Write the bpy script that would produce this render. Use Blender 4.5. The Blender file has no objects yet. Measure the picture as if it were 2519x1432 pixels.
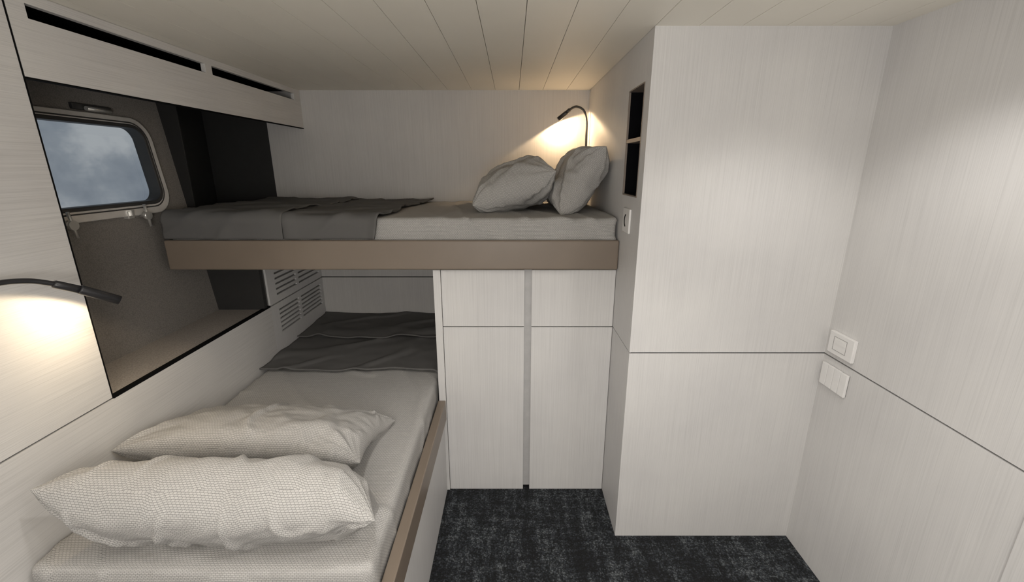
import bpy, bmesh, math, random
from mathutils import Vector, Matrix, Euler, noise
random.seed(4)
E=1.57
C=bpy.context.scene.collection
sc=bpy.context.scene
try:
    sc.view_settings.view_transform='Standard'
    sc.view_settings.look='None'
except Exception as e: print(e)

# ---------------------------------------------------------------- materials
def newmat(n):
    m=bpy.data.materials.new(n); m.use_nodes=True
    nt=m.node_tree; b=nt.nodes['Principled BSDF']
    return m,nt,b
def N(nt,t,**k):
    n=nt.nodes.new(t)
    for a,v in k.items():
        if a in n.inputs: n.inputs[a].default_value=v
        else: setattr(n,a,v)
    return n
def ramp(nt,fac,stops):
    r=nt.nodes.new('ShaderNodeValToRGB')
    while len(r.color_ramp.elements)<len(stops): r.color_ramp.elements.new(0.5)
    for e,(p,c) in zip(r.color_ramp.elements,stops):
        e.position=p; e.color=(*c,1)
    nt.links.new(fac,r.inputs[0]); return r
def plain(n,col,rough=.5,metal=0,var=.06,sc_=30,spec=.5):
    m,nt,b=newmat(n)
    tc=N(nt,'ShaderNodeTexCoord'); no=N(nt,'ShaderNodeTexNoise',Scale=sc_,Detail=4.)
    nt.links.new(tc.outputs['Object'],no.inputs['Vector'])
    r=ramp(nt,no.outputs['Fac'],[(.3,[c*(1-var) for c in col]),(.7,[c*(1+var) for c in col])])
    nt.links.new(r.outputs[0],b.inputs['Base Color'])
    b.inputs['Roughness'].default_value=rough; b.inputs['Metallic'].default_value=metal
    b.inputs['Specular IOR Level'].default_value=spec
    return m
def grain(n,col,axis='z',amt=.05,rough=.5):
    """brushed laminate, fine streaks running along axis"""
    m,nt,b=newmat(n)
    g=N(nt,'ShaderNodeNewGeometry')
    mp=N(nt,'ShaderNodeMapping')
    s={'x':(3,420,420),'y':(420,3,420),'z':(420,420,3)}[axis]
    mp.inputs['Scale'].default_value=s
    nt.links.new(g.outputs['Position'],mp.inputs['Vector'])
    a=N(nt,'ShaderNodeTexNoise',Scale=1.,Detail=3.,Roughness=.6)
    nt.links.new(mp.outputs[0],a.inputs['Vector'])
    c=N(nt,'ShaderNodeTexNoise',Scale=3.0,Detail=3.)
    nt.links.new(g.outputs['Position'],c.inputs['Vector'])
    r=ramp(nt,a.outputs['Fac'],[(.3,[k*(1-amt*1.6) for k in col]),(.5,col),(.72,[min(1,k*(1+amt)) for k in col])])
    r2=ramp(nt,c.outputs['Fac'],[(.3,(.91,.91,.92)),(.7,(1,1,1))])
    mx=N(nt,'ShaderNodeMixRGB',blend_type='MULTIPLY'); mx.inputs[0].default_value=1
    nt.links.new(r.outputs[0],mx.inputs[1]); nt.links.new(r2.outputs[0],mx.inputs[2])
    nt.links.new(mx.outputs[0],b.inputs['Base Color'])
    bp=N(nt,'ShaderNodeBump',Strength=.06,Distance=.001)
    nt.links.new(a.outputs['Fac'],bp.inputs['Height']); nt.links.new(bp.outputs[0],b.inputs['Normal'])
    b.inputs['Roughness'].default_value=rough
    b.inputs['Specular IOR Level'].default_value=.3
    return m
def weave(n,c1,c2,mort,bw=.0095,rh=.0056,ms=.0008,bump=.4):
    m,nt,b=newmat(n)
    uv=N(nt,'ShaderNodeUVMap'); uv.uv_map='UVMap'
    br=N(nt,'ShaderNodeTexBrick')
    br.inputs['Scale'].default_value=1
    br.inputs['Brick Width'].default_value=bw; br.inputs['Row Height'].default_value=rh
    br.inputs['Mortar Size'].default_value=ms; br.inputs['Mortar Smooth'].default_value=.8
    br.inputs['Color1'].default_value=(*c1,1); br.inputs['Color2'].default_value=(*c2,1); br.inputs['Mortar'].default_value=(*mort,1)
    nt.links.new(uv.outputs[0],br.inputs['Vector'])
    nt.links.new(br.outputs['Color'],b.inputs['Base Color'])
    inv=N(nt,'ShaderNodeMath',operation='SUBTRACT'); inv.inputs[0].default_value=1
    nt.links.new(br.outputs['Fac'],inv.inputs[1])
    bp=N(nt,'ShaderNodeBump',Strength=bump,Distance=.0012)
    nt.links.new(inv.outputs[0],bp.inputs['Height']); nt.links.new(bp.outputs[0],b.inputs['Normal'])
    b.inputs['Roughness'].default_value=.9
    b.inputs['Specular IOR Level'].default_value=.15
    return m
M={}
M['wallv']=grain('laminate_vertical',(.67,.66,.65),'z')
M['wally']=grain('laminate_lengthwise',(.64,.625,.605),'y',.075)
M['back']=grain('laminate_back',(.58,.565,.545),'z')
M['dark']=plain('dark_gap',(.004,.004,.004),.8,spec=.1)
M['black']=plain('black_interior',(.004,.004,.005),.8,spec=.05)
M['nichedark']=plain('dark_panel',(.026,.0255,.025),.6)
M['nicheblack']=plain('dark_side_panel',(.016,.0155,.015),.6)
M['board']=plain('taupe_lacquer',(.205,.165,.13),.38,0,.03,8)
M['strip']=plain('grey_strip',(.43,.425,.425),.4)
M['metal']=plain('satin_steel',(.70,.69,.66),.3,.7)
M['framesilver']=plain('window_silver',(.66,.645,.62),.35,.35)
M['rubber']=plain('rubber_gasket',(.03,.03,.03),.5)
M['lampblack']=plain('lamp_black',(.018,.018,.02),.35)
M['plastic']=plain('white_plastic',(.80,.79,.78),.35,0,.02)
M['plasticline']=plain('plastic_shadow_line',(.14,.14,.14),.5)
M['ventback']=plain('vent_recess',(.20,.196,.19),.6)
M['sheet']=weave('woven_sheet',(.485,.472,.455),(.44,.43,.415),(.20,.197,.19))
M['blanket']=weave('woven_blanket',(.32,.312,.305),(.285,.278,.27),(.13,.127,.124),.0085,.005,.001,.5)
M['taupeframe']=plain('niche_frame',(.22,.18,.15),.45)
M['ceilgap']=plain('ceiling_joint',(.30,.27,.23),.7)
# ceiling
m,nt,b=newmat('ceiling_panel')
g=N(nt,'ShaderNodeNewGeometry'); no=N(nt,'ShaderNodeTexNoise',Scale=1.7,Detail=3.)
nt.links.new(g.outputs['Position'],no.inputs['Vector'])
r=ramp(nt,no.outputs['Fac'],[(.3,(.82,.78,.69)),(.7,(.88,.84,.75))]); nt.links.new(r.outputs[0],b.inputs['Base Color'])
b.inputs['Roughness'].default_value=.5
M['ceil']=m
# hull lining fabric
def lining(n,c1,c2,s):
    m,nt,b=newmat(n)
    g=N(nt,'ShaderNodeNewGeometry'); mp=N(nt,'ShaderNodeMapping'); mp.inputs['Scale'].default_value=s
    nt.links.new(g.outputs['Position'],mp.inputs['Vector'])
    v=N(nt,'ShaderNodeTexVoronoi',Scale=1.); nt.links.new(mp.outputs[0],v.inputs['Vector'])
    r=ramp(nt,v.outputs['Distance'],[(.1,c2),(.8,c1)]); nt.links.new(r.outputs[0],b.inputs['Base Color'])
    bp=N(nt,'ShaderNodeBump',Strength=.25,Distance=.001); nt.links.new(v.outputs['Distance'],bp.inputs['Height']); nt.links.new(bp.outputs[0],b.inputs['Normal'])
    b.inputs['Roughness'].default_value=.85
    return m
M['lining']=lining('hull_lining',(.165,.152,.138),(.23,.212,.194),(200,200,200))
M['sill']=lining('sill_fabric',(.28,.25,.225),(.40,.36,.32),(190,190,190))
# carpet
m,nt,b=newmat('carpet')
g=N(nt,'ShaderNodeNewGeometry')
def strk(s,sc2):
    mp=N(nt,'ShaderNodeMapping'); mp.inputs['Scale'].default_value=s; nt.links.new(g.outputs['Position'],mp.inputs['Vector'])
    n1=N(nt,'ShaderNodeTexNoise',Scale=sc2,Detail=7.,Roughness=.75); nt.links.new(mp.outputs[0],n1.inputs['Vector']); return n1
sa=strk((22,4,1),1.); sb=strk((5,30,1),1.); sc3=strk((9,2.5,1),1.)
v=N(nt,'ShaderNodeTexVoronoi',Scale=165.); nt.links.new(g.outputs['Position'],v.inputs['Vector'])
sep=N(nt,'ShaderNodeSeparateColor'); nt.links.new(v.outputs['Color'],sep.inputs[0])
def madd(a,k,c):
    q=N(nt,'ShaderNodeMath',operation='MULTIPLY_ADD'); q.inputs[1].default_value=k; nt.links.new(a,q.inputs[0])
    if isinstance(c,float): q.inputs[2].default_value=c
    else: nt.links.new(c,q.inputs[2])
    return q.outputs[0]
t_=madd(sa.outputs['Fac'],1.1,-1.02)
t_=madd(sb.outputs['Fac'],.9,t_)
t_=madd(sc3.outputs['Fac'],.9,t_)
t_=madd(sep.outputs[0],.28,t_)
r=ramp(nt,t_,[(.44,(.004,.005,.007)),(.62,(.027,.033,.041)),(.86,(.135,.148,.157))])
dk=ramp(nt,v.outputs['Distance'],[(.35,(1,1,1)),(.75,(.2,.2,.2))])
mx=N(nt,'ShaderNodeMixRGB',blend_type='MULTIPLY'); mx.inputs[0].default_value=1
nt.links.new(r.outputs[0],mx.inputs[1]); nt.links.new(dk.outputs[0],mx.inputs[2]); nt.links.new(mx.outputs[0],b.inputs['Base Color'])
bp=N(nt,'ShaderNodeBump',Strength=.8,Distance=.003,invert=True); nt.links.new(v.outputs['Distance'],bp.inputs['Height']); nt.links.new(bp.outputs[0],b.inputs['Normal'])
b.inputs['Roughness'].default_value=.95
M['carpet']=m
# glass
m=bpy.data.materials.new('clear_glass'); m.use_nodes=True; nt=m.node_tree; nt.nodes.clear()
o=nt.nodes.new('ShaderNodeOutputMaterial'); t=nt.nodes.new('ShaderNodeBsdfTransparent'); t.inputs[0].default_value=(.95,.97,.98,1)
gl=nt.nodes.new('ShaderNodeBsdfGlossy'); gl.inputs['Roughness'].default_value=.03; mi=nt.nodes.new('ShaderNodeMixShader'); mi.inputs[0].default_value=.05
nt.links.new(t.outputs[0],mi.inputs[1]); nt.links.new(gl.outputs[0],mi.inputs[2]); nt.links.new(mi.outputs[0],o.inputs[0])
M['glass']=m
m,nt,b=newmat('warm_led'); b.inputs['Emission Color'].default_value=(1,.78,.5,1); b.inputs['Emission Strength'].default_value=5
M['led']=m

# ---------------------------------------------------------------- helpers
def meta(ob,label=None,cat=None,kind=None,group=None):
    if label: ob['label']=label
    if cat: ob['category']=cat
    if kind: ob['kind']=kind
    if group: ob['group']=group
    return ob
def finish(name,bm,mats,parent=None,smooth=False,center=True):
    me=bpy.data.meshes.new(name)
    bmesh.ops.recalc_face_normals(bm,faces=bm.faces)
    c=Vector((0,0,0))
    if center and len(bm.verts):
        xs=[v.co for v in bm.verts]
        c=Vector([(min(p[i] for p in xs)+max(p[i] for p in xs))/2 for i in range(3)])
        c.z=min(p[2] for p in xs)
        bmesh.ops.translate(bm,verts=bm.verts,vec=-c)
    bm.to_mesh(me); bm.free()
    if smooth:
        for p in me.polygons: p.use_smooth=True
    ob=bpy.data.objects.new(name,me)
    for mm in (mats if isinstance(mats,(list,tuple)) else [mats]): me.materials.append(M[mm] if isinstance(mm,str) else mm)
    C.objects.link(ob)
    ob.location=c
    if parent:
        ob.parent=parent
        ob.location=c-parent.location
    return ob
def empty(name,loc,**k):
    e=bpy.data.objects.new(name,None); e.location=loc; e.empty_display_size=.05; C.objects.link(e); meta(e,**k); return e
def addbox(bm,x0,x1,y0,y1,z0,z1,mi=0,bev=0,seg=2):
    t=bmesh.new()
    vs=[t.verts.new(p) for p in [(x0,y0,z0),(x1,y0,z0),(x1,y1,z0),(x0,y1,z0),(x0,y0,z1),(x1,y0,z1),(x1,y1,z1),(x0,y1,z1)]]
    for f in [(0,3,2,1),(4,5,6,7),(0,1,5,4),(1,2,6,5),(2,3,7,6),(3,0,4,7)]: t.faces.new([vs[i] for i in f])
    if bev: bmesh.ops.bevel(t,geom=t.edges[:],offset=bev,segments=seg,affect='EDGES',profile=.5)
    for f in t.faces: f.material_index=mi
    me=bpy.data.meshes.new('tmp'); t.to_mesh(me); t.free(); bm.from_mesh(me); bpy.data.meshes.remove(me)
def addprism(bm,foot,z0,z1,mi=0):
    a=[bm.verts.new((x,y,z0)) for x,y in foot]; b_=[bm.verts.new((x,y,z1)) for x,y in foot]; n=len(foot)
    fs=[bm.faces.new(a[::-1]),bm.faces.new(b_)]+[bm.faces.new([a[k],a[(k+1)%n],b_[(k+1)%n],b_[k]]) for k in range(n)]
    for f in fs: f.material_index=mi
def boxes(name,lst,mats,parent=None,bev=0):
    bm=bmesh.new()
    for l in lst: addbox(bm,*l[:6],mi=l[6] if len(l)>6 else 0,bev=bev)
    return finish(name,bm,mats,parent)
def cells(bm,u0,u1,v0,v1,holes,mapf,thick_vec,mi=0):
    us=sorted(set([u0,u1]+[h[0] for h in holes]+[h[1] for h in holes]))
    vs=sorted(set([v0,v1]+[h[2] for h in holes]+[h[3] for h in holes]))
    t=bmesh.new(); g={}
    def vert(i,j):
        if (i,j) not in g: g[(i,j)]=t.verts.new(mapf(us[i],vs[j]))
        return g[(i,j)]
    for i in range(len(us)-1):
        for j in range(len(vs)-1):
            cu=(us[i]+us[i+1])/2; cv=(vs[j]+vs[j+1])/2
            if any(h[0]<cu<h[1] and h[2]<cv<h[3] for h in holes): continue
            t.faces.new([vert(i,j),vert(i+1,j),vert(i+1,j+1),vert(i,j+1)])
    r=bmesh.ops.extrude_face_region(t,geom=t.faces[:])
    bmesh.ops.translate(t,verts=[e for e in r['geom'] if isinstance(e,bmesh.types.BMVert)],vec=thick_vec)
    bmesh.ops.recalc_face_normals(t,faces=t.faces)
    for f in t.faces: f.material_index=mi
    me=bpy.data.meshes.new('tmp'); t.to_mesh(me); t.free(); bm.from_mesh(me); bpy.data.meshes.remove(me)
def tube(bm,pts,rad,seg=16,smoothn=8,mi=0):
    P=[Vector(p) for p in pts]; out=[]
    if smoothn>1 and len(P)>2:
        Q=[P[0]*2-P[1]]+P+[P[-1]*2-P[-2]]
        for i in range(1,len(Q)-2):
            for k in range(smoothn):
                t=k/smoothn; a,b_,c,d=Q[i-1],Q[i],Q[i+1],Q[i+2]
                out.append(.5*((2*b_)+(c-a)*t+(2*a-5*b_+4*c-d)*t*t+(3*b_-a-3*c+d)*t**3))
        out.append(P[-1])
    else: out=P
    rad=rad if callable(rad) else (lambda t,r=rad:r)
    prev=None; rings=[]
    for i,p in enumerate(out):
        tan=(out[min(i+1,len(out)-1)]-out[max(i-1,0)]).normalized()
        if prev is None:
            up=Vector((0,0,1)) if abs(tan.z)<.9 else Vector((1,0,0))
            nrm=tan.cross(up).normalized()
        else:
            nrm=(prev-tan*prev.dot(tan)).normalized()
        prev=nrm; bn=tan.cross(nrm)
        rr=rad(i/(len(out)-1))
        rings.append([bm.verts.new(p+(nrm*math.cos(2*math.pi*k/seg)+bn*math.sin(2*math.pi*k/seg))*rr) for k in range(seg)])
    for a,b_ in zip(rings,rings[1:]):
        for k in range(seg):
            f=bm.faces.new([a[k],a[(k+1)%seg],b_[(k+1)%seg],b_[k]]); f.material_index=mi; f.smooth=True
    bm.faces.new(rings[0][::-1]).material_index=mi; bm.faces.new(rings[-1]).material_index=mi
S=dict(kind='structure')

# ---------------------------------------------------------------- room shell
G0,G1=.8723,.8777     # groove heights
XL,XR,YB,H=-1.245,1.211,2.785,2.0
YN=-.9
meta(boxes('floor',[(-1.9,1.3,YN,2.83,-.05,0)],['carpet']),**S)
# ceiling planks with open joints over a dark backing
bm=bmesh.new()
x=.041-.138*14; 
while x<1.30:
    a=x+.0009; b_=x+.138-.0009
    addbox(bm,a,min(b_,1.30),YN,2.83,H,H+.012,0)
    x+=.138
addbox(bm,-1.95,1.30,YN,2.83,H+.012,H+.05,1)
meta(finish('ceiling',bm,['ceil','ceilgap']),**S)
# right wall
meta(boxes('wall_right',[(XR,XR+.02,YN,1.567,0,G0,0),(XR,XR+.02,YN,1.567,G1,H,0),(XR+.008,XR+.05,YN,1.567,0,H,1)],['wallv','dark']),**S)
# wall behind the viewpoint
meta(boxes('wall_front',[(XL-.1,XR+.05,YN-.05,YN,0,H,0)],['wallv']),**S)
# column / wardrobe enclosure with side niche
NY0,NY1,NZ0,NZ1=1.63,1.838,E-.11,E+.28
bm=bmesh.new()
addbox(bm,.455,XR+.02,1.567,1.587,0,G0,0); addbox(bm,.455,XR+.02,1.567,1.587,G1,H,0)
addbox(bm,.463,XR+.02,1.575,1.60,0.0,H,1)
cells(bm,1.587,YB,G1,H,[(NY0,NY1,NZ0,NZ1)],lambda u,v:(.455,u,v),(.02,0,0),0)
addbox(bm,.455,.475,1.587,YB,0,G0,0)
addbox(bm,.463,.475,1.585,YB,G0-.002,G1+.002,1)
meta(finish('wall_column',bm,['wallv','dark']),**S)
# back wall (upper part runs farther towards the hull)
meta(boxes('wall_back',[(XL-.02,.475,YB,YB+.02,0,G0,0),(-1.463,.475,YB,YB+.02,G1,H,0),(-1.463,.475,YB+.008,YB+.04,0,H,1),
   (-1.9,-1.463,YB,YB+.04,.80,H,2)],['back','dark','nichedark']),**S)
# left wall panels, flush with the overhead shelf
meta(boxes('wall_left',[(XL-.02,XL,YN,2.15,0,G0,0),(XL-.02,XL,YN,1.221,G1,H,0),(XL-.02,XL,2.15,YB,0,.60,0),
   (XL-.04,XL-.008,YN,1.221,.0,H,1),(XL-.02,XL+.0005,1.221,1.2255,G1,H,1)],['wally','dark']),**S)
# sloping hull lining with window opening
def hx(z): return -1.555-.108*(z-E)
WY0,WY1,WZ0,WZ1=1.37,1.945,E-.138,E+.152
bm=bmesh.new()
cells(bm,1.10,2.10,G1-.02,H,[(WY0-.015,WY1+.015,WZ0-.015,WZ1+.015)],lambda u,v:(hx(v),u,v),(-.03,0,0),0)
addbox(bm,-1.62,XL-.04,1.10,1.12,G1-.02,H,0)
addprism(bm,[(-1.50,2.101),(-1.60,2.101),(-1.88,2.81),(-1.85,2.81),(-1.575,2.106),(-1.50,2.106)],G1-.02,H,1)
meta(finish('wall_hull',bm,['lining','nicheblack']),**S)
# sill and dark panel closing the recess below the upper bunk
bm=bmesh.new()
addprism(bm,[(XL-.014,1.10),(XL-.014,2.81),(-1.88,2.81),(-1.60,2.10),(-1.52,1.10)],G1-.03,G1-.002,0)
addbox(bm,XL-.016,XL,1.2255,2.15,G1-.006,G1+.003,1)
meta(finish('trim_1',bm,['sill','dark']),**S)
meta(boxes('trim_2',[(-1.53,XL-.002,2.10,2.125,G1-.002,1.138,0)],['nichedark']),**S)
# door in the right wall
d=empty('door_1',(XR,.4,0),**S)
boxes('door_frame',[(XR-.012,XR-.0005,.78,.84,.001,1.97),(XR-.012,XR-.0005,-.06,0.0,.001,1.97),(XR-.012,XR-.0005,0.0,.78,1.91,1.97)],['wallv'],d)
boxes('door_leaf',[(XR-.006,XR-.0005,.003,.777,.004,1.907)],['wallv'],d)

# ---------------------------------------------------------------- overhead shelf
sh=empty('overhead_shelf',(XL,1.23,E+.222),label='pale laminate overhead shelf fascia with slots backed in black',cat='shelf')
bm=bmesh.new()
cells(bm,1.227,YB-.001,E+.222,H-.001,[(1.275,1.958,E+.367,E+.402),(1.998,2.71,E+.367,E+.402)],lambda u,v:(XL,u,v),(-.018,0,0),0)
finish('fascia',bm,['wally'],sh)
boxes('edge_strip',[(XL-.019,XL+.001,1.227,YB-.001,E+.2185,E+.2220)],['dark'],sh)
boxes('slot_blackout_box',[(-1.60,XL-.019,1.23,YB-.003,E+.335,E+.345),(-1.60,-1.59,1.23,YB-.003,E+.345,H-.001),(-1.59,XL-.019,1.23,YB-.003,H-.006,H-.001)],['black'],sh)  # black box added behind the slots to keep light out, so they stay dark

# ---------------------------------------------------------------- vents
def vent(name,y0,y1,z0,z1,rows,label):
    v=empty(name,(XL,(y0+y1)/2,z0),label=label,cat='air vent',group='slotted air vents')
    holes=[]
    for z in rows:
        holes+= [(y0+.075,y0+.30,z,z+.010),(y0+.325,y1-.035,z,z+.010)]
    bm=bmesh.new(); cells(bm,y0,y1,z0,z1,holes,lambda u,w:(XL,u,w),(-.010,0,0),0)
    finish('panel',bm,['wallv'],v)
    boxes('duct_lining',[(XL-.024,XL-.012,y0+.002,y1-.002,z0+.002,z1-.002)],['ventback'],v)
vent('air_vent',2.151,YB-.001,G1+.001,1.137,[E-.655+.028*i for i in range(7)],'pale slotted air vent panel above the panel joint')
vent('air_vent',2.151,YB-.001,.601,G0,[E-.862+.024*i for i in range(6)],'pale slotted air vent panel just above the mattress')

# ---------------------------------------------------------------- window
w=empty('window_1',(hx(E),(WY0+WY1)/2,E),**S)
def rrect(y0,y1,z0,z1,r,n=8):
    pts=[]
    for cy,cz,a0 in [(y1-r,z1-r,0),(y0+r,z1-r,90),(y0+r,z0+r,180),(y1-r,z0+r,270)]:
        for k in range(n+1):
            a=math.radians(a0+90*k/n); pts.append((cy+r*math.cos(a),cz+r*math.sin(a)))
    return pts
def ring(name,o,i,ro,ri,x0,x1,mat,bev=.003):
    bm=bmesh.new(); A=rrect(*o,ro); B=rrect(*i,ri); n=len(A)
    V=[]
    for pts,off in [(A,x0),(A,x1),(B,x1),(B,x0)]:
        V.append([bm.verts.new((hx(z)+off,y,z)) for y,z in pts])
    for q in range(4):
        a,b_=V[q],V[(q+1)%4]
        for k in range(n): bm.faces.new([a[k],a[(k+1)%n],b_[(k+1)%n],b_[k]])
    ob=finish(name,bm,[mat],w); md=ob.modifiers.new('b','BEVEL'); md.width=bev; md.segments=2; md.limit_method='ANGLE'; return ob
ring('outer_frame',(WY0-.050,WY1+.047,WZ0-.052,WZ1+.040),(WY0-.012,WY1+.012,WZ0-.012,WZ1+.012),.09,.06,-.02,.018,'framesilver')
ring('gasket',(WY0-.014,WY1+.014,WZ0-.014,WZ1+.014),(WY0,WY1,WZ0,WZ1),.062,.05,-.03,.022,'rubber')
ring('inner_rim',(WY0-.026,WY1+.024,WZ0-.026,WZ1+.023),(WY0-.021,WY1+.019,WZ0-.021,WZ1+.018),.075,.070,.014,.0195,'rubber',.0006)
bm=bmesh.new()
P=rrect(WY0-.002,WY1+.002,WZ0-.002,WZ1+.002,.05)
a=[bm.verts.new((hx(z)-.020,y,z)) for y,z in P]; b2=[bm.verts.new((hx(z)-.016,y,z)) for y,z in P]
bm.faces.new(a); bm.faces.new(b2[::-1])
for k in range(len(P)): bm.faces.new([a[k],a[(k+1)%len(P)],b2[(k+1)%len(P)],b2[k]])
finish('glass',bm,['glass'],w)
hz=E+.205
bm=bmesh.new(); tube(bm,[(hx(hz)+.022,1.72,hz),(hx(hz)+.022,1.82,hz)],.008,14,1)
addbox(bm,hx(hz)-.002,hx(hz)+.012,1.68,1.84,hz-.006,hz+.016,1,.002)
finish('hinge',bm,['metal','rubber'],w)
def clamp(y):
    z=E-.193
    bm=bmesh.new()
    x=hx(z)
    addbox(bm,x-.002,x+.012,y-.05,y-.012,z-.002,z+.028,0,.003)
    tube(bm,[(x,y,z),(x+.03,y,z)],.008,14,1)
    tube(bm,[(x+.024,y,z),(x+.04,y,z)],.017,20,1)
    tube(bm,[(x+.033,y+.006,z-.045),(x+.033,y-.006,z+.045)],.0055,12,1)
    return finish('clamp_handle',bm,['metal'],w)
clamp(1.500); clamp(1.820)
bm=bmesh.new(); addbox(bm,hx(E-.18)-.002,hx(E-.18)+.02,1.745,1.775,E-.20,E-.17,0,.003); addbox(bm,hx(E-.18)+.004,hx(E-.18)+.03,1.753,1.767,E-.19,E-.165,0,.002)
finish('latch_bracket',bm,['metal'],w)

# ---------------------------------------------------------------- cupboard
YF=1.858
cb=empty('storage_cupboard',(.07,2.3,0),label='pale wood-grain cupboard with four flat doors under the bunk',cat='cupboard')
boxes('carcass',[(-.310,.452,YF+.024,YB-.003,.004,1.135)],['dark'],cb)
boxes('side_panel',[(-.344,-.3125,YF-.006,YB-.003,.001,1.138)],['wallv'],cb)
boxes('centre_strip',[(.0535,.0885,YF+.008,YF+.023,.02,1.137)],['strip'],cb)
for (a,b_) in [(-.3105,.0550),(.0870,.4530)]:
    for (z0,z1) in [(.001,G0-.001),(G1-.001,1.137)]:
        bm=bmesh.new(); addbox(bm,a,b_,YF,YF+.020,z0,z1,0,.0008,1); finish('door',bm,['wallv'],cb)

# ---------------------------------------------------------------- bunks
ub=empty('bunk_bed',(-.5,2.3,1.143),label='upper fixed bunk with smooth taupe side board',cat='bunk bed')
bm=bmesh.new(); addbox(bm,-1.471,.4535,1.832,1.860,1.143,1.270,0,.007,3); o_=finish('side_board',bm,['board'],ub)
boxes('bunk_base',[(-1.471,.4535,1.861,YB-.002,1.143,1.168)],['board'],ub)
lb=empty('bunk_bed',(-.8,1.6,0),label='lower built-in bunk with pale plinth and taupe board',cat='bunk bed')
bm=bmesh.new(); addbox(bm,-.3488,-.3135,.80,1.850,.405,.5065,0,.004,3); finish('side_board',bm,['board'],lb)
boxes('plinth_panel',[(-.346,-.326,.80,1.850,.001,.404)],['wallv'],lb)
boxes('bunk_base',[(XL+.002,-.350,.80,YB-.002,.001,.418)],['wallv'],lb)

def rbox(name,x0,x1,y0,y1,z0,z1,r,mat,step,disp,label,cat):
    bm=bmesh.new()
    c=Vector(((x0+x1)/2,(y0+y1)/2,(z0+z1)/2)); h=Vector(((x1-x0)/2,(y1-y0)/2,(z1-z0)/2))
    uvl=bm.loops.layers.uv.new('UVMap')
    cache={}
    def vert(p):
        q=p-c
        inn=Vector([max(-h[i]+r,min(h[i]-r,q[i])) for i in range(3)])
        d=q-inn
        if d.length>1e-9: q=inn+d.normalized()*r; nn=d.normalized()
        else: nn=Vector((0,0,1))
        k=(round(p.x,5),round(p.y,5),round(p.z,5))
        if k in cache: return cache[k]
        P=q+c; P=P+nn*disp(P,nn)
        v=bm.verts.new(P); cache[k]=v; return v
    for ax in range(3):
        u,w_=[(1,2),(0,2),(0,1)][ax]
        nu=max(2,int(2*h[u]/step)); nw=max(2,int(2*h[w_]/step))
        for s in (-1,1):
            for i in range(nu):
                for j in range(nw):
                    def pt(ii,jj):
                        q=Vector((0,0,0)); q[ax]=s*h[ax]; q[u]=-h[u]+2*h[u]*ii/nu; q[w_]=-h[w_]+2*h[w_]*jj/nw
                        return q
                    qs=[pt(i,j),pt(i+1,j),pt(i+1,j+1),pt(i,j+1)]
                    f=[vert(c+q) for q in qs]
                    if len(set(f))<4: continue
                    try: fc=bm.faces.new(f)
                    except ValueError: continue
                    fc.smooth=True
                    for l,q in zip(fc.loops,qs):
                        l[uvl].uv=(q[u]+c[u],q[w_]+c[w_])
    ob=finish(name,bm,[mat],None,True); meta(ob,label=label,cat=cat); return ob
def nz(p,s=1,o=0): return noise.noise(Vector((p[0]*s+o,p[1]*s+o*1.3,p[2]*s)))
def ridge(a,w=.18):
    t=max(0,1-abs(a)/w); return t*t*(3-2*t)
def dispU(P,n):
    d=.0025*nz(P,5)
    wx=min(1,max(0,(P.x+.55)/.35))
    q=Vector((P.x*9+P.z*10+P.y*2.,P.y*2.0,P.z*3-P.x*1.5))
    d+=wx*.012*(ridge(noise.noise(q),.2))*(1 if abs(n.y)>.5 else .6)
    return d-.004
rbox('mattress',-1.468,.4500,1.864,YB-.006,1.170,E-.206,.022,'sheet',.0125,dispU,'upper mattress in a fitted grey woven sheet','mattress')
def dispL(P,n):
    d=.003*nz(P,4,3)
    q=Vector((P.x*3,P.y*5+P.x*4,P.z*2))
    d+=.005*ridge(noise.noise(q),.12)
    return d-.004
rbox('mattress',XL+.006,-.353,.865,YB-.006,.420,E-.972,.03,'sheet',.0125,dispL,'lower mattress in a fitted light grey woven sheet','mattress')

def cloth(bm,nu,nv,f,uvf,th):
    uvl=bm.loops.layers.uv.verify()
    P=[[Vector(f(i/nu,j/nv)) for j in range(nv+1)] for i in range(nu+1)]
    def nrm(i,j):
        a=P[min(i+1,nu)][j]-P[max(i-1,0)][j]; b_=P[i][min(j+1,nv)]-P[i][max(j-1,0)]
        n=a.cross(b_)
        return n.normalized() if n.length>1e-12 else Vector((0,0,1))
    sg=1 if nrm(nu//2,2).z>0 else -1
    top=[[bm.verts.new(P[i][j]+nrm(i,j)*th*sg) for j in range(nv+1)] for i in range(nu+1)]
    bot=[[bm.verts.new(P[i][j]) for j in range(nv+1)] for i in range(nu+1)]
    def F(vs,uvs):
        fc=bm.faces.new(vs); fc.smooth=True
        for l,u in zip(fc.loops,uvs): l[uvl].uv=u
    for i in range(nu):
        for j in range(nv):
            u=[uvf(i/nu,j/nv),uvf((i+1)/nu,j/nv),uvf((i+1)/nu,(j+1)/nv),uvf(i/nu,(j+1)/nv)]
            F([top[i][j],top[i+1][j],top[i+1][j+1],top[i][j+1]],u)
            F([bot[i][j+1],bot[i+1][j+1],bot[i+1][j],bot[i][j]],u[::-1])
    for i in range(nu):
        for j in (0,nv):
            u=uvf(i/nu,j/nv); u2=uvf((i+1)/nu,j/nv); e_=.006
            F([top[i][j],bot[i][j],bot[i+1][j],top[i+1][j]],[u,(u[0],u[1]+e_),(u2[0],u2[1]+e_),u2])
    for j in range(nv):
        for i in (0,nu):
            u=uvf(i/nu,j/nv); u2=uvf(i/nu,(j+1)/nv); e_=.006
            F([top[i][j],bot[i][j],bot[i][j+1],top[i][j+1]],[u,(u[0]+e_,u[1]),(u2[0]+e_,u2[1]),u2])

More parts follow.
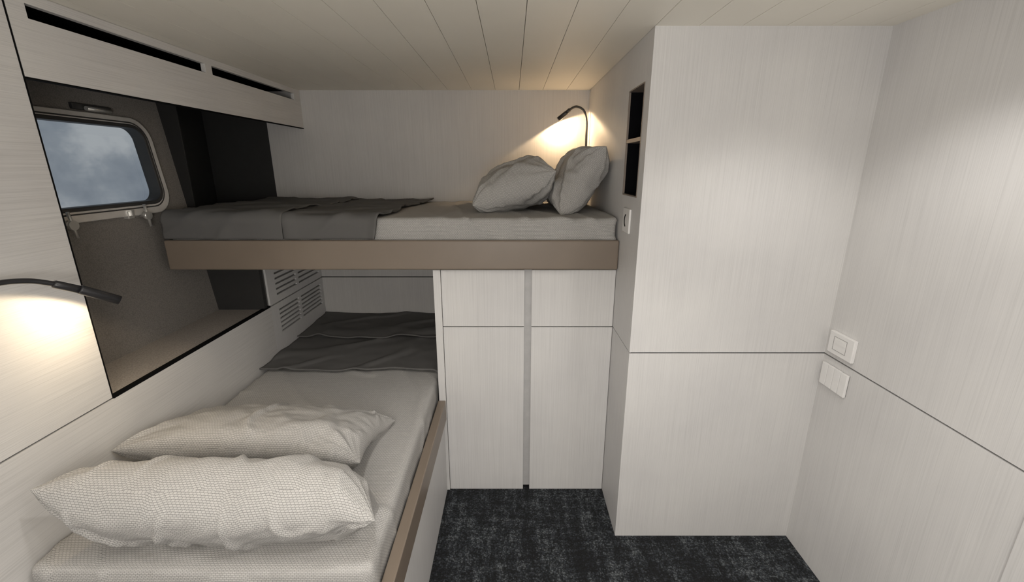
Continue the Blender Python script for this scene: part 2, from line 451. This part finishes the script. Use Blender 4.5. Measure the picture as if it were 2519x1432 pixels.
ZT=E-.206
def upper_layer(x_front,x_back,off,amp,seed,drop):
    L1=YB-.012-1.864; r=.022
    tot=L1+drop
    def f(a,b_):
        s=b_*tot      # 0 at the back wall
        xe=x_front+(x_back-x_front)*(1-b_)+.018*math.sin(b_*9+seed)+.012*noise.noise(Vector((b_*9,seed,0)))
        x=-1.474+(xe+1.474)*a
        w=amp*(noise.noise(Vector((x*7,s*5,seed)))+.5*noise.noise(Vector((x*17,s*11,seed+3))))
        edge=.005*max(0,(a-.93)/.07)**2*(.4+.6*math.sin(s*14+seed))
        fold=.009*ridge(noise.noise(Vector((x*4+s*5,s*3-x*2,seed*2.2))),.18)
        o=off+max(0,w+amp*.6)+max(0,edge)+fold
        if s<L1-r: return (x,YB-.012-s,ZT+o)
        q=(s-(L1-r))
        al=r*math.pi/2
        if q<al:
            an=q/r; return (x,1.864+r-(r+o)*math.sin(an),ZT-r+(r+o)*math.cos(an))
        return (x,1.864-o*.8,ZT-r-(q-al))
    return f,(lambda a,b_:((-1.474+(x_front+1.474)*a),b_*tot))
bm=bmesh.new()
f,u=upper_layer(-.575,-.50,.001,.004,1.0,.082); cloth(bm,110,110,f,u,.006)
f,u=upper_layer(-.985,-.93,.011,.005,5.0,.080); cloth(bm,70,110,f,u,.006)
bl=finish('blanket',bm,['blanket'],None,True); meta(bl,label='dark grey woven blanket draped over the upper mattress',cat='blanket')

ZL=E-.972
def lower_layer(y_front,off,amp,seed,slope=0.):
    def f(a,b_):
        x=XL+.003+(XL*-1-.003-.350)*a
        yf=y_front+slope*a+.012*math.sin(a*8+seed)+.015*noise.noise(Vector((a*6,seed,0)))
        y=(YB-.012)+(yf-(YB-.012))*b_
        w=amp*(noise.noise(Vector((x*6,y*6,seed)))+.5*noise.noise(Vector((x*13,y*15,seed+3))))
        fold=.010*ridge(noise.noise(Vector((x*2.2,y*5-x*1.5,seed*2.2))),.22)
        e=.006*max(0,(b_-.92)/.08)**2
        edge=max(0,(a-.955)/.045)
        return (x,y,ZL+off+max(0,w+amp*.7)+fold+e-.03*edge**2)
    return f,(lambda a,b_:(a*.89,b_*(YB-y_front)))
bm=bmesh.new()
f,u=lower_layer(1.955,.003,.006,2.0,-.0); cloth(bm,90,90,f,u,.007)
f,u=lower_layer(2.35,.020,.008,8.0,-.02); cloth(bm,90,60,f,u,.007)
bl=finish('blanket',bm,['blanket'],None,True); meta(bl,label='dark grey woven blanket folded over the foot of the lower mattress',cat='blanket')

# ---------------------------------------------------------------- pillows
def pillow(L,W,T,loc,rot,seed,label,sag=0.,pw=5,wr_=1.,taper=0.,droop=0.,lump=.008):
    bm=bmesh.new(); uvl=bm.loops.layers.uv.new('UVMap')
    nu,nv=150,96
    def pos(u,v,s):
        x=L/2*u*(1-.055*(1-v*v)*abs(u)**3)*(1-taper*(v+1)/2); y=W/2*v*(1-.09*(1-u*u)*abs(v)**3)
        e=(max(0,1-abs(u)**pw)**.5)*(max(0,1-abs(v)**3.2)**.5)
        z=T/2*e
        cu,cv=(1 if u>0 else -1),(1 if v>0 else -1)
        dx,dy=(cu-u)*L/2,(cv-v)*W/2
        ang=math.atan2(abs(dy),abs(dx)+1e-6); rr=math.hypot(dx,dy)
        wr=noise.noise(Vector((ang*4+seed,rr*4,cu*3+cv*5+s)))
        z+= wr_*.026*wr*math.exp(-rr/.13)*min(1,e*2)
        z+= wr_*.007*noise.noise(Vector((y*40,x*5+seed,s)))*math.exp(-(1-abs(u))*L/2/.06)*min(1,e*2)
        z+= lump*noise.noise(Vector((x*4+seed,y*5,s*4)))*e
        z+= .0045*wr_*noise.noise(Vector((x*20+seed,y*28+x*9,s)))*e
        z+= .011*wr_*ridge(noise.noise(Vector((x*6+seed*2,y*4+x*3,s*3+seed))),.12)*e
        z=max(z,.0006)
        # flat sewn flange right at the seam
        bend=-sag*(u*u)+.008*noise.noise(Vector((u*2.5+seed,v*2,0)))
        bend-=droop*max(0,u-.78)/.22*max(0,-v)
        y+= .008*noise.noise(Vector((u*4,seed,0)))*abs(v)**6 + droop*max(0,u-.78)/.22*max(0,-v)
        return Vector((x,y,s*z+bend))
    G={}
    for s in (1,-1):
        for i in range(nu+1):
            for j in range(nv+1):
                u=-math.cos(math.pi*i/nu)*.7+(-1+2*i/nu)*.3; v=-math.cos(math.pi*j/nv)*.7+(-1+2*j/nv)*.3
                if s==-1 and (i in(0,nu) or j in (0,nv)): G[(s,i,j)]=G[(1,i,j)]; continue
                G[(s,i,j)]=[bm.verts.new(pos(u,v,s)),None]
        # arc-length based uv so the weave keeps its size over the bulge
        for i in range(nu+1):
            acc=0
            for j in range(nv+1):
                if j: acc+=(G[(s,i,j)][0].co-G[(s,i,j-1)][0].co).length
                G[(s,i,j,'v')]=acc
            mid=G[(s,i,nv,'v')]/2
            for j in range(nv+1): G[(s,i,j,'v')]-=mid
        for j in range(nv+1):
            acc=0
            for i in range(nu+1):
                if i: acc+=(G[(s,i,j)][0].co-G[(s,i-1,j)][0].co).length
                G[(s,i,j,'u')]=acc
            mid=G[(s,nu,j,'u')]/2
            for i in range(nu+1): G[(s,i,j,'u')]-=mid
        for i in range(nu):
            for j in range(nv):
                ks=[(s,i,j),(s,i+1,j),(s,i+1,j+1),(s,i,j+1)]
                if s<0: ks=ks[::-1]
                fc=bm.faces.new([G[k][0] for k in ks]); fc.smooth=True
                for l,k in zip(fc.loops,ks): l[uvl].uv=(G[k+('u',)],G[k+('v',)])
    ob=finish('pillow',bm,['sheet'],None,True,center=False)
    ob.location=loc; ob.rotation_euler=[math.radians(a) for a in rot]
    meta(ob,label=label,cat='pillow',group='woven grey bed pillows'); return ob
pillow(.84,.29,.195,(-.757,.985,E-.872),(-52,0,0),1.3,'light grey woven pillow propped at the head of the lower bunk',-.0,4.2,1.15,.13,.06,.004)
pillow(.77,.40,.145,(-.850,1.345,E-.895),(-17,0,-2),4.7,'light grey woven pillow lying behind another on the lower bunk',.01,4.5,1.1,0,.03)
pillow(.66,.41,.215,(.02,2.37,E-.098),(-22,0,88),7.1,'grey woven pillow lying tilted on the upper mattress',0,4,1.5)
pillow(.66,.355,.19,(.316,2.33,E-.066),(-58,0,90),9.9,'grey woven pillow propped upright against the wall panel',0,4,1.4)

# ---------------------------------------------------------------- niche
n=empty('wall_shelf_niche',(.456,1.734,NZ0),label='recessed two-tier niche with taupe edging and black inside',cat='shelf')
t=.005
bm=bmesh.new()
for b_ in [(.453,.60,NY0+.0005,NY0+t,NZ0+.0005,NZ1-.0005),(.453,.60,NY1-t,NY1-.0005,NZ0+.0005,NZ1-.0005),(.453,.60,NY0+t,NY1-t,NZ0+.0005,NZ0+t),(.453,.60,NY0+t,NY1-t,NZ1-t,NZ1-.0005)]: addbox(bm,*b_)
finish('frame',bm,['taupeframe'],n)
boxes('divider_shelf',[(.454,.60,NY0+t,NY1-t,E+.088,E+.102)],['taupeframe'],n)
boxes('back_panel',[(.60,.606,NY0,NY1,NZ0,NZ1)],['black'],n)
boxes('lining',[(.460,.60,NY1-t-.002,NY1-t,NZ0+t,E+.088),(.460,.60,NY1-t-.002,NY1-t,E+.102,NZ1-t),(.462,.60,NY0+t,NY1-t,NZ0+t,NZ0+t+.002)],['black'],n)

# ---------------------------------------------------------------- plates and switches
p=empty('wall_socket',(.455,1.73,E-.25),label='square white wall outlet with curved black slot beside upper bunk',cat='wall outlet')
bm=bmesh.new(); addbox(bm,.447,.4549,1.685,1.780,E-.250,E-.157,0,.002); finish('cover_plate',bm,['plastic'],p)
bm=bmesh.new()
tube(bm,[(.4462,1.7325+.028*math.cos(a)-.012,E-.204+.026*math.sin(a)) for a in [math.radians(-60+12*k)for k in range(11)]],.0022,8,1); finish('slot',bm,['black'],p)
p=empty('thermostat',(XR,1.48,E-.672),label='white raised rectangular control panel with inset display',cat='thermostat')
bm=bmesh.new(); addbox(bm,XR-.014,XR-.0005,1.421,1.541,E-.672,E-.588,0,.002); finish('housing',bm,['plastic'],p)
def yzframe(y0,y1,z0,z1,t,x0,x1,mat,name,par):
    boxes(name,[(x0,x1,y0,y1,z0,z0+t),(x0,x1,y0,y1,z1-t,z1),(x0,x1,y0,y0+t,z0+t,z1-t),(x0,x1,y1-t,y1,z0+t,z1-t)],[mat],par)
yzframe(1.452,1.516,E-.655,E-.604,.0010,XR-.0147,XR-.0138,'ventback','display_outline',p)
boxes('display',[(XR-.0152,XR-.0138,1.458,1.508,E-.628,E-.612)],['plastic'],p)
p=empty('light_switch',(XR,1.485,E-.806),label='white light switch with four slim vertical rockers',cat='light switch')
boxes('back_plate',[(XR-.006,XR-.0005,1.424,1.550,E-.806,E-.724)],['plasticline'],p)
for k in range(4):
    y=1.422+k*.0325
    bm=bmesh.new(); addbox(bm,XR-.012,XR-.002,y+.0013,y+.0312,E-.808,E-.722,0,.0012); finish('rocker',bm,['plastic'],p)

# ---------------------------------------------------------------- reading lamps
def lamp(base,nrm,neck,h0,h1,h2,label,drop):
    base=Vector(base); nrm=Vector(nrm)
    e=empty('reading_lamp',base,label=label,cat='reading lamp',group='black gooseneck reading lamps')
    bm=bmesh.new()
    tube(bm,[base,base+nrm*.008],.020,24,1)
    tube(bm,[base+nrm*.006,Vector(neck[0])],.009,16,1)
    tube(bm,[Vector(neck[0])-Vector((0,0,.018)),Vector(neck[0])+Vector((0,0,.022))],.0115,18,1)
    finish('wall_mount',bm,['lampblack'],e)
    bm=bmesh.new(); tube(bm,neck,.0068,14,10); finish('gooseneck',bm,['lampblack'],e)
    h0,h1,h2=map(Vector,(h0,h1,h2)); d=(h2-h1).normalized()
    bm=bmesh.new(); tube(bm,[h0,h0+(h1-h0)*.06,h1],lambda t:.0105 if t>.02 else .0085,18,1)
    tube(bm,[h1-d*.004,h1,h2],.0125,20,1)
    finish('lamp_head',bm,['lampblack'],e)
    dr=Vector(drop); dr=(dr-d*dr.dot(d)).normalized()
    bm=bmesh.new(); c=h2-d*.018+dr*.0118; tube(bm,[c,c+dr*.0015],.0055,14,1); finish('lens',bm,['led'],e)
    return e
YLm=2.722
lamp((.4545,YLm,E+.078),(-1,0,0),[(.438,YLm,E+.078),(.436,YLm,E+.17),(.434,YLm,E+.255),(.415,YLm,E+.312),(.372,YLm,E+.333),(.335,YLm,E+.318),(.325,YLm,E+.310)],
     (.335,YLm,E+.318),(.312,YLm,E+.298),(.268,YLm,E+.264),'black gooseneck reading lamp lit above the upper pillows',(.3,.8,-1))
lamp((XL,.84,E-.50),(1,0,0),[(-1.2,.84,E-.50),(-1.2,.84,E-.42),(-1.2,.85,E-.34),(-1.2,.90,E-.280),(-1.2,.975,E-.262),(-1.188,1.04,E-.270),(-1.170,1.085,E-.290)],
     (-1.172,1.08,E-.288),(-1.145,1.122,E-.316),(-1.098,1.172,E-.360),'black gooseneck reading lamp lit beside the lower bunk',(-1,.9,0))

# ---------------------------------------------------------------- lights
def light(t,name,loc,target,power,col,**k):
    l=bpy.data.lights.new(name,t); l.energy=power; l.color=col
    for a,v in k.items(): setattr(l,a,v)
    o=bpy.data.objects.new(name,l); C.objects.link(o); o.location=loc
    o.rotation_euler=(Vector(target)-Vector(loc)).to_track_quat('-Z','Y').to_euler()
    return o
W=(1,.965,.92)
light('SPOT','downlight_a',(.82,1.05,1.985),(.82,1.05,0),14,W,spot_size=math.radians(126),spot_blend=.6,shadow_soft_size=.06)
light('SPOT','downlight_b',(-.35,.75,1.985),(-.35,.80,0),18,W,spot_size=math.radians(118),spot_blend=.45,shadow_soft_size=.04)
light('SPOT','downlight_c',(.35,.3,1.985),(.35,.35,0),24,W,spot_size=math.radians(124),spot_blend=.5,shadow_soft_size=.06)
light('POINT','cabin_fill',(-.1,-.38,1.38),(0,0,0),42,W,shadow_soft_size=.25)  # unseen fill added behind the viewpoint to lift the ambient level
light('SPOT','reading_light_upper',(.276,YLm-.002,E+.245),(.276+.041,YLm+.015,E+.245-.091),5.5,(1,.71,.42),spot_size=math.radians(172),spot_blend=.12,shadow_soft_size=.008)
light('SPOT','reading_light_lower',(-1.118,1.148,E-.372),(-1.118-.03,1.148-.04,E-.372-.08),2.1,(1,.80,.54),spot_size=math.radians(165),spot_blend=.15,shadow_soft_size=.008)

# ---------------------------------------------------------------- world: overcast sky
wd=bpy.data.worlds.new('sky'); sc.world=wd; wd.use_nodes=True; nt=wd.node_tree
bg=nt.nodes['Background']; tc=N(nt,'ShaderNodeTexCoord')
no=N(nt,'ShaderNodeTexNoise',Scale=9.,Detail=5.,Roughness=.6); nt.links.new(tc.outputs['Generated'],no.inputs['Vector'])
r=ramp(nt,no.outputs['Fac'],[(.38,(.175,.20,.235)),(.50,(.23,.255,.285)),(.64,(.38,.395,.41))]); nt.links.new(r.outputs[0],bg.inputs[0]); bg.inputs[1].default_value=1.

# ---------------------------------------------------------------- camera
cam=bpy.data.cameras.new('camera'); co=bpy.data.objects.new('camera',cam); C.objects.link(co)
co.location=(0,0,E); co.rotation_euler=(math.radians(90-15.86),0,0)
cam.sensor_width=36; cam.lens=36*1077/2519; cam.clip_start=.02
sc.camera=co
